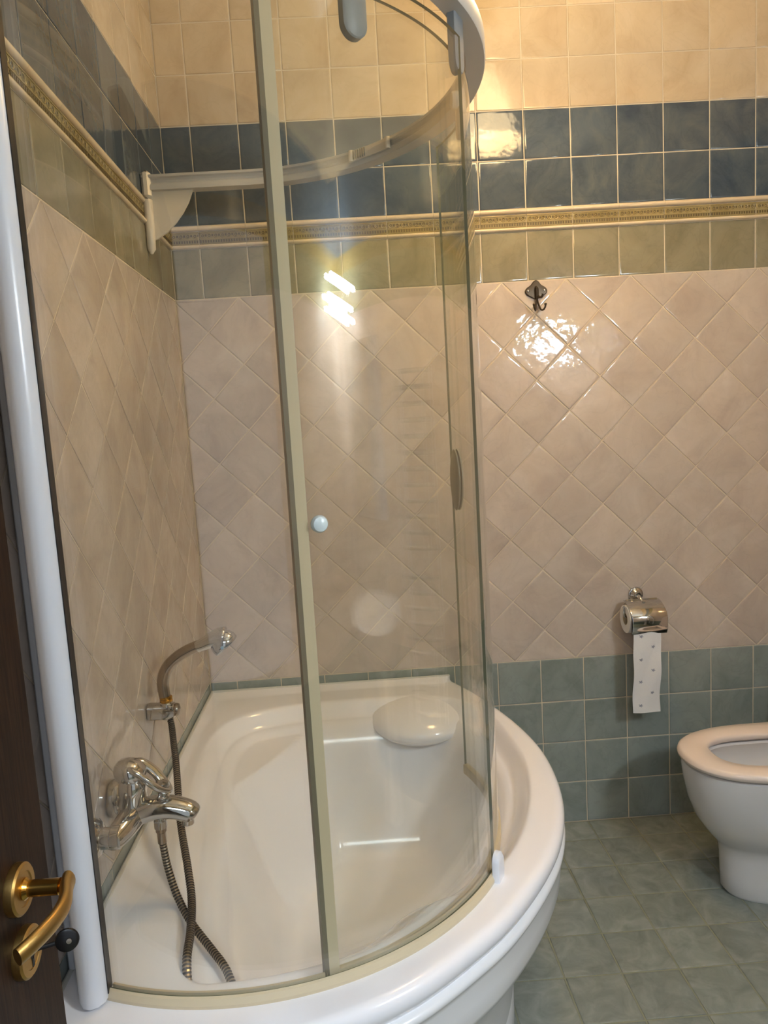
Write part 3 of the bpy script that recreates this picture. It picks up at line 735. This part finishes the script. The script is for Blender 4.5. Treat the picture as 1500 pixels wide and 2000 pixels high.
for s in (-1, 1): MB().lathe([(0.0,-0.02),(0.012,-0.02),(0.012,0.02),(0.0,0.02)], (1.945, YC+0.075*s, 0.438), (0,1,0), 16).build('hinge', M['chrome'], wc)
ld = [(y, z) for y, z in [(YC+0.18*math.copysign(abs(math.cos(t))**0.8, math.cos(t)), 0.62+0.18+0.0) for t in (0,)]]
mb = MB(); lp = [(YC-0.180,0.455),(YC+0.180,0.455)] + [(YC+0.180*math.copysign(abs(math.cos(t))**0.85, math.cos(t)), 0.68+0.23*math.sin(t)**0.85) for t in np.linspace(0.001, PI-0.001, 21)]
l_ = mb.loft([[(x+0.10*(z-0.455), y, z) for y, z in lp] for x in (1.952, 1.968)]).build('lid', M['seat'], wc); fix_normals(l_)

# ------------------------------------------------------------------ toilet paper holder, paper, hook
th = thing('paper_holder', 'chrome toilet paper holder with flap fixed to the beige wall', 'paper holder', (1.497, 0.0, 0.83))
MB().lathe([(0.0,0.001),(0.024,0.001),(0.0255,0.004),(0.024,0.008),(0.019,0.010),(0.017,0.013),(0.012,0.018),(0.010,0.030),(0.0,0.030)], (1.497,0,0.828), (0,-1,0), 28).build('wall_rosette', M['chrome'], th)
arm = catmull([(1.497,-0.026,0.828),(1.497,-0.042,0.822),(1.499,-0.052,0.812),(1.500,-0.056,0.806)], 5)
ar = MB().tube(arm, 0.0065, 12).build('arm', M['chrome'], th)
rod = MB().tube([(1.502,-0.056,0.806),(1.440,-0.058,0.804),(1.433,-0.060,0.798),(1.433,-0.062,0.770),(1.436,-0.062,0.766),(1.444,-0.062,0.765),(1.56,-0.062,0.765)], 0.0045, 10).build('roll_rod', M['chrome'], th, smooth=60)
fl_prof = catmull([(-0.040,0.818),(-0.062,0.8155),(-0.086,0.8060),(-0.104,0.794),(-0.116,0.780),(-0.1205,0.764),(-0.1205,0.747),(-0.117,0.730),(-0.111,0.717)], 4)
nf = len(fl_prof); mb = MB(); rings = []
for x in (1.439, 1.441, 1.557, 1.559):
    e = 0.0012 if x in (1.439, 1.559) else 0.0
    rings.append([(x, p[0]+e, p[1]) for p in fl_prof] + [(x, p[0]+0.0016-e, p[1]-0.0016) for p in fl_prof[::-1]])
f_ = mb.loft(rings).build('flap', M['chrome'], th, smooth=40); fix_normals(f_)
MB().tube([(1.447,-0.044,0.8165),(1.553,-0.044,0.8165)], 0.0048, 10).build('flap_hinge', M['chrome'], th)
MB().lathe([(0.0,0.0),(0.006,0.0),(0.006,0.004),(0.0,0.005)], (1.500,-0.064,0.8150), (0,-0.4,1), 12).build('flap_screw', M['chrome'], th)
tr = thing('toilet_paper', 'white toilet roll with a long hanging printed sheet below chrome flap', 'toilet paper', (1.50, -0.062, 0.765))
nseg = 40; mb = MB()
x0, x1 = 1.436, 1.532; RO, RI = 0.0475, 0.021; yc_, zc_ = -0.0615, 0.7585
o0 = [(x0, yc_+RO*math.cos(2*PI*k/nseg), zc_+RO*math.sin(2*PI*k/nseg)) for k in range(nseg)]; o1 = [(x1, p[1], p[2]) for p in o0]
i0 = [(x0, yc_+RI*math.cos(2*PI*k/nseg), zc_+RI*math.sin(2*PI*k/nseg)) for k in range(nseg)]; i1 = [(x1, p[1], p[2]) for p in i0]
r_ = mb.loft([i0, o0, o1, i1], False, False).build('roll', M['paper'], tr, smooth=40); fix_normals(r_)
c_ = MB().loft([[(x, yc_+rr_*math.cos(2*PI*k/24), zc_+rr_*math.sin(2*PI*k/24)) for k in range(24)] for x, rr_ in ((x0+0.0005, 0.0212), (x1-0.0005, 0.0212), (x1-0.0005, 0.0195), (x0+0.0005, 0.0195), (x0+0.0005, 0.0212))], False, False).build('core', M['core'], tr); fix_normals(c_)
# hanging sheet
def sheet_pt(u, v):
    z = 0.742 - v*0.302
    y = -0.1105 - 0.004*math.sin(v*5.0) + 0.002*math.sin(u*7+v*9) - 0.004*v*math.sin(u*3.1)
    x = 1.4445 + u*0.0935 - 0.004*v + 0.0012*math.sin(v*14)
    return (x, y, z)
nu, nv = 16, 60; mb = MB()
for side in (0.0, 0.0006):
    vs = [(lambda p: (p[0], p[1]+side, p[2]))(sheet_pt(i/nu, k/nv)) for k in range(nv+1) for i in range(nu+1)]
    mb.add(vs, [(k*(nu+1)+i, k*(nu+1)+i+1, (k+1)*(nu+1)+i+1, (k+1)*(nu+1)+i) for k in range(nv) for i in range(nu)])
mb.build('sheet', M['paper'], tr, smooth=80)
for k, (u, v) in enumerate([(0.27,0.112),(0.71,0.235),(0.27,0.375),(0.70,0.505),(0.27,0.640),(0.70,0.768),(0.27,0.915)]):
    mb = MB(); ring = []                          # small lobed motif printed alternately left and right
    for q in range(30):
        t = 2*PI*q/30; r = 0.0042*(1 + 0.45*math.cos(5*t+0.4)) * (1.15 if math.sin(t) > 0 else 0.9)
        c = sheet_pt(u + 1.25*r*math.cos(t)/0.0935, v - r*math.sin(t)/0.302); ring.append((c[0], c[1]-0.0004, c[2]))
    mb.add(ring, [tuple(range(29, -1, -1))]).build('printed_motif', M['print'], tr, smooth=0)
mb = MB()
vs = [(lambda p: (p[0], p[1]-0.0012, p[2]))(sheet_pt(i/nu, 0.155+0.006*d)) for d in (0, 1) for i in range(nu+1)]
mb.add(vs, [(i, i+1, nu+2+i, nu+1+i) for i in range(nu)]).build('fold_crease', M['paper'], tr)

hk = thing('double_hook', 'small dark bronze double robe hook below the olive tile row', 'hook', (1.181, 0.0, 1.86))
out = []
for k in range(72):
    t = 2*PI*k/72
    r = 0.0265 + 0.0105*max(0, math.cos(t))**6 + 0.0105*max(0, math.cos(t-PI))**6 + 0.008*max(0, math.cos(t-PI/2))**8 - 0.002*abs(math.sin(2*t))
    out.append((r*math.cos(t), r*math.sin(t)*1.02))
ctr = (1.181, 1.871)
rings = [[(ctr[0]+x*s, -d, ctr[1]+z*s) for x, z in out] for s, d in ((1.0, 0.001), (1.0, 0.004), (0.93, 0.0065), (0.6, 0.0075))]
p_ = MB().loft(rings).build('backplate', M['bronze'], hk); fix_normals(p_)
MB().tube([(1.181,-0.006,1.884),(1.181,-0.013,1.878),(1.181,-0.014,1.862),(1.181,-0.011,1.848)], [0.004,0.006,0.006,0.005], 10).build('boss', M['bronze'], hk)
for s in (-1, 1):
    MB().lathe([(0.0,0.0),(0.0046,0.0),(0.004,0.002),(0.002,0.0026),(0.0018,0.001),(0.0,0.001)], (1.181+0.027*s,-0.0062,1.872), (0,-1,0), 14).build('screw', M['chrome_worn'], hk)
    pr = catmull([(1.181,-0.010,1.850),(1.181+0.002*s,-0.012,1.836),(1.181+0.006*s,-0.016,1.820),(1.181+0.009*s,-0.024,1.808),(1.181+0.014*s,-0.036,1.806),(1.181+0.018*s,-0.042,1.814),(1.181+0.019*s,-0.043,1.822)], 5)
    MB().tube(pr, 0.0030, 10).build('prong', M['bronze'], hk)
    MB().lathe([(0.0,-0.0045),(0.0035,-0.003),(0.0045,0.0),(0.0035,0.003),(0.0,0.0045)], pr[-1], (0,0,1), 12).build('prong_tip', M['bronze'], hk)
MB().tube(catmull([(1.181,-0.010,1.856),(1.187,-0.024,1.848),(1.192,-0.034,1.848),(1.194,-0.037,1.856)], 5), 0.0036, 10).build('prong', M['bronze'], hk)

# ------------------------------------------------------------------ the open door
dr = thing('door_1', 'dark brown wooden door standing open along the left wall', 'door', (0.13, -2.45, 0.0))
dr['kind'] = 'structure'
DXF = 0.150
leaf = MB().rbox(DXF-0.042, DXF, -2.452, -1.650, 0.008, 2.06, 0.003).build('door_leaf', M['wood'], dr)
mb = MB()                                         # moulded panel frames on the leaf
for z0, z1 in ((0.16, 0.845), (1.10, 1.93)):
    y0, y1 = -2.335, -1.775
    path = []
    for (ya, za, yb, zb_) in ((y0, z0, y1, z0), (y1, z0, y1, z1), (y1, z1, y0, z1), (y0, z1, y0, z0)):
        mb.tube([(DXF, ya, za), (DXF, yb, zb_)], 0.012, 10)
mb.build('panel_moulding', M['wood'], leaf)
hz, hy = 1.003, -1.730
def rosette(name, z, parent):
    MB().lathe([(0.0,0.0),(0.0262,0.0),(0.0265,0.002),(0.0262,0.0085),(0.024,0.0105),(0.0175,0.0108),(0.017,0.0098),(0.0,0.0098)], (DXF, hy, z), (1,0,0), 36).build(name, M['brass_satin'], parent)
rosette('handle_rosette', hz, dr)
hd_ = MB().lathe([(0.0,0.008),(0.0105,0.008),(0.0115,0.012),(0.0085,0.0155),(0.0085,0.047),(0.0,0.052)], (DXF, hy, hz), (1,0,0), 24)
hdl = hd_.build('handle', M['brass'], dr)
lev = catmull([(DXF+0.053,hy+0.008,hz+0.001),(DXF+0.056,hy-0.006,hz+0.001),(DXF+0.063,hy-0.030,hz),(DXF+0.062,hy-0.055,hz-0.001),(DXF+0.055,hy-0.080,hz-0.002),(DXF+0.046,hy-0.098,hz-0.004)], 7)
nl = len(lev); MB().tube(lev, [0.0112 - 0.0022*i/nl for i in range(nl)], 16, flat=0.62, up=(0,0,1)).build('lever', M['brass_satin'], hdl, smooth=60)
rosette('key_rosette', 0.932, dr)
k_ = MB().box(DXF+0.0099, DXF+0.0103, hy-0.0022, hy+0.0022, 0.914, 0.926); k_.lathe([(0.0,0.0099),(0.0042,0.0099),(0.0042,0.0103),(0.0,0.0103)], (DXF, hy, 0.928), (1,0,0), 14)
k_.build('keyhole', M['black'], dr)
ky = thing('key', 'black round-headed key sticking out of the brass door lock', 'key', (DXF+0.0105, hy+0.001, 0.934))
MB().tube([(DXF+0.008, hy+0.001, 0.932),(DXF+0.034, hy+0.006, 0.935)], 0.0024, 10).build('shank', M['black'], ky)
kb = MB().lathe([(0.0,-0.0035),(0.009,-0.0035),(0.0118,-0.002),(0.0125,0.0),(0.0118,0.002),(0.009,0.0035),(0.0,0.0035)], (DXF+0.044, hy+0.008, 0.936), (0.25,-1,0.15), 28).build('bow', M['black'], ky)
MB().lathe([(0.0,0.0034),(0.0030,0.0034),(0.0028,0.0042),(0.0,0.0043)], (DXF+0.0465, hy+0.008, 0.9365), (0.25,-1,0.15), 14).build('rivet', M['chrome_worn'], kb)

# ------------------------------------------------------------------ beside and behind the camera: what lights the room and shows in the glass
LX, LY, LZ = 1.155, -0.60, 2.835
lp_ = thing('pendant_lamp', 'warm glass bell pendant hanging close to the back wall, mirrored in the tiles', 'lamp', (LX, LY, LZ))
MB().lathe([(0.0,CEIL-LZ-0.001),(0.05,CEIL-LZ-0.001),(0.046,CEIL-LZ-0.02),(0.012,CEIL-LZ-0.03),(0.006,0.02),(0.02,0.012),(0.03,0.0),(0.028,-0.03),(0.0,-0.03)], (LX,LY,LZ), (0,0,1), 24).build('canopy', M['brass'], lp_)
MB().lathe([(0.028,-0.006),(0.045,-0.04),(0.070,-0.10),(0.100,-0.17),(0.130,-0.23),(0.148,-0.285),(0.144,-0.285),(0.126,-0.23),(0.096,-0.17),(0.066,-0.10),(0.041,-0.04),(0.024,-0.008)], (LX,LY,LZ), (0,0,1), 36, cap0=False, cap1=False).build('shade', M['shade_on'], lp_)
MB().lathe([(0.0,-0.25),(0.03,-0.24),(0.04,-0.21),(0.034,-0.17),(0.018,-0.12),(0.014,-0.03),(0.0,-0.03)], (LX,LY,LZ), (0,0,1), 24).build('bulb', M['bulb_on'], lp_)

ml = thing('mirror_lamp', 'three-tube lamp in the corner above the mirror, reflected in the curved glass', 'lamp', (2.0, -2.35, 1.93))
for dz, dx, dy in ((0.030, 0.015, 0.015), (-0.045, -0.015, -0.02), (-0.090, -0.005, -0.01)):
    MB().tube([(1.80+dx, -2.465+dy, 2.010+dz), (1.99+dx, -2.20+dy, 1.945+dz)], 0.0095, 14).build('tube', M['tube_on'], ml)
MB().tube([(2.02, -2.44, 1.93), (2.06, -2.48, 1.93)], 0.02, 12).build('mount', M['chrome'], ml)
for t in (0.06, 0.94):
    MB().tube([(1.795+0.19*t, -2.475+0.265*t, 1.925-0.05*t), (1.815+0.19*t, -2.45+0.265*t, 2.04-0.05*t), (2.02, -2.44, 1.93)], 0.006, 8).build('tube_holder', M['chrome'], ml)
mr_ = thing('mirror', 'plain frameless mirror on the right wall over the washbasin', 'mirror', (XR, -2.17, 1.45))
MB().rbox(XR-0.012, XR-0.001, -2.40, -1.88, 1.10, 1.80, 0.003).build('mirror_sheet', M['mirror'], mr_)
wb = thing('washbasin', 'white oval washbasin on a pedestal at the right wall', 'washbasin', (1.86, -1.95, 0.0))
def oval(cx, cy, a, b, z, n=40): return [(min(cx+a*math.cos(2*PI*k/n), XR-0.002), cy+b*math.sin(2*PI*k/n), z) for k in range(n)]
wbm = MB().loft([oval(1.86,-1.95,0.14,0.12,0.60), oval(1.80,-1.95,0.23,0.20,0.66), oval(1.76,-1.95,0.305,0.265,0.74), oval(1.75,-1.95,0.33,0.285,0.81), oval(1.75,-1.95,0.328,0.283,0.825),
                 oval(1.72,-1.95,0.265,0.250,0.825), oval(1.72,-1.95,0.25,0.23,0.80), oval(1.74,-1.95,0.19,0.18,0.72), oval(1.76,-1.95,0.08,0.08,0.68)]).build('basin', M['ceramic'], wb, smooth=50); fix_normals(wbm)
pd = MB().loft([oval(1.90,-1.95,0.11,0.10,0.0), oval(1.91,-1.95,0.085,0.08,0.10), oval(1.91,-1.95,0.075,0.07,0.45), oval(1.88,-1.95,0.095,0.10,0.64)]).build('pedestal', M['ceramic'], wb); fix_normals(pd)
tp_ = thing('basin_tap', 'small chrome tap on the rear rim of the washbasin', 'tap', (2.03, -1.95, 0.825))
MB().lathe([(0.0,0.001),(0.024,0.001),(0.022,0.07),(0.026,0.09),(0.02,0.12),(0.0,0.125)], (2.040,-1.95,0.825), (0,0,1), 20).build('tap_body', M['chrome'], tp_)
MB().tube(catmull([(2.035,-1.95,0.88),(1.985,-1.95,0.905),(1.935,-1.95,0.895),(1.92,-1.95,0.875)], 5), 0.012, 12).build('tap_spout', M['chrome'], tp_)
rdt = thing('towel_radiator', 'white ladder towel radiator on the right wall past the toilet', 'radiator', (XR, -1.30, 0.35))
for yy in (-1.56, -1.10): MB().tube([(XR-0.06, yy, 0.36), (XR-0.06, yy, 1.66)], 0.016, 12).build('upright', M['alu_white'], rdt)
for k in range(22):
    z = 0.40 + k*0.057 + (0.05 if k > 9 else 0)
    MB().tube([(XR-0.075, -1.56, z), (XR-0.075, -1.10, z)], 0.0095, 10).build('bar', M['chrome'], rdt)
for yy in (-1.56, -1.10):
    for z in (0.45, 1.60): MB().tube([(XR-0.06, yy, z), (XR-0.001, yy, z)], 0.010, 10).build('wall_fixing', M['chrome'], rdt)
S.cycles.max_bounces = 10; S.cycles.diffuse_bounces = 4; S.cycles.glossy_bounces = 5; S.cycles.transparent_max_bounces = 16
S.cycles.caustics_reflective = False; S.cycles.caustics_refractive = False; S.cycles.sample_clamp_indirect = 6.0
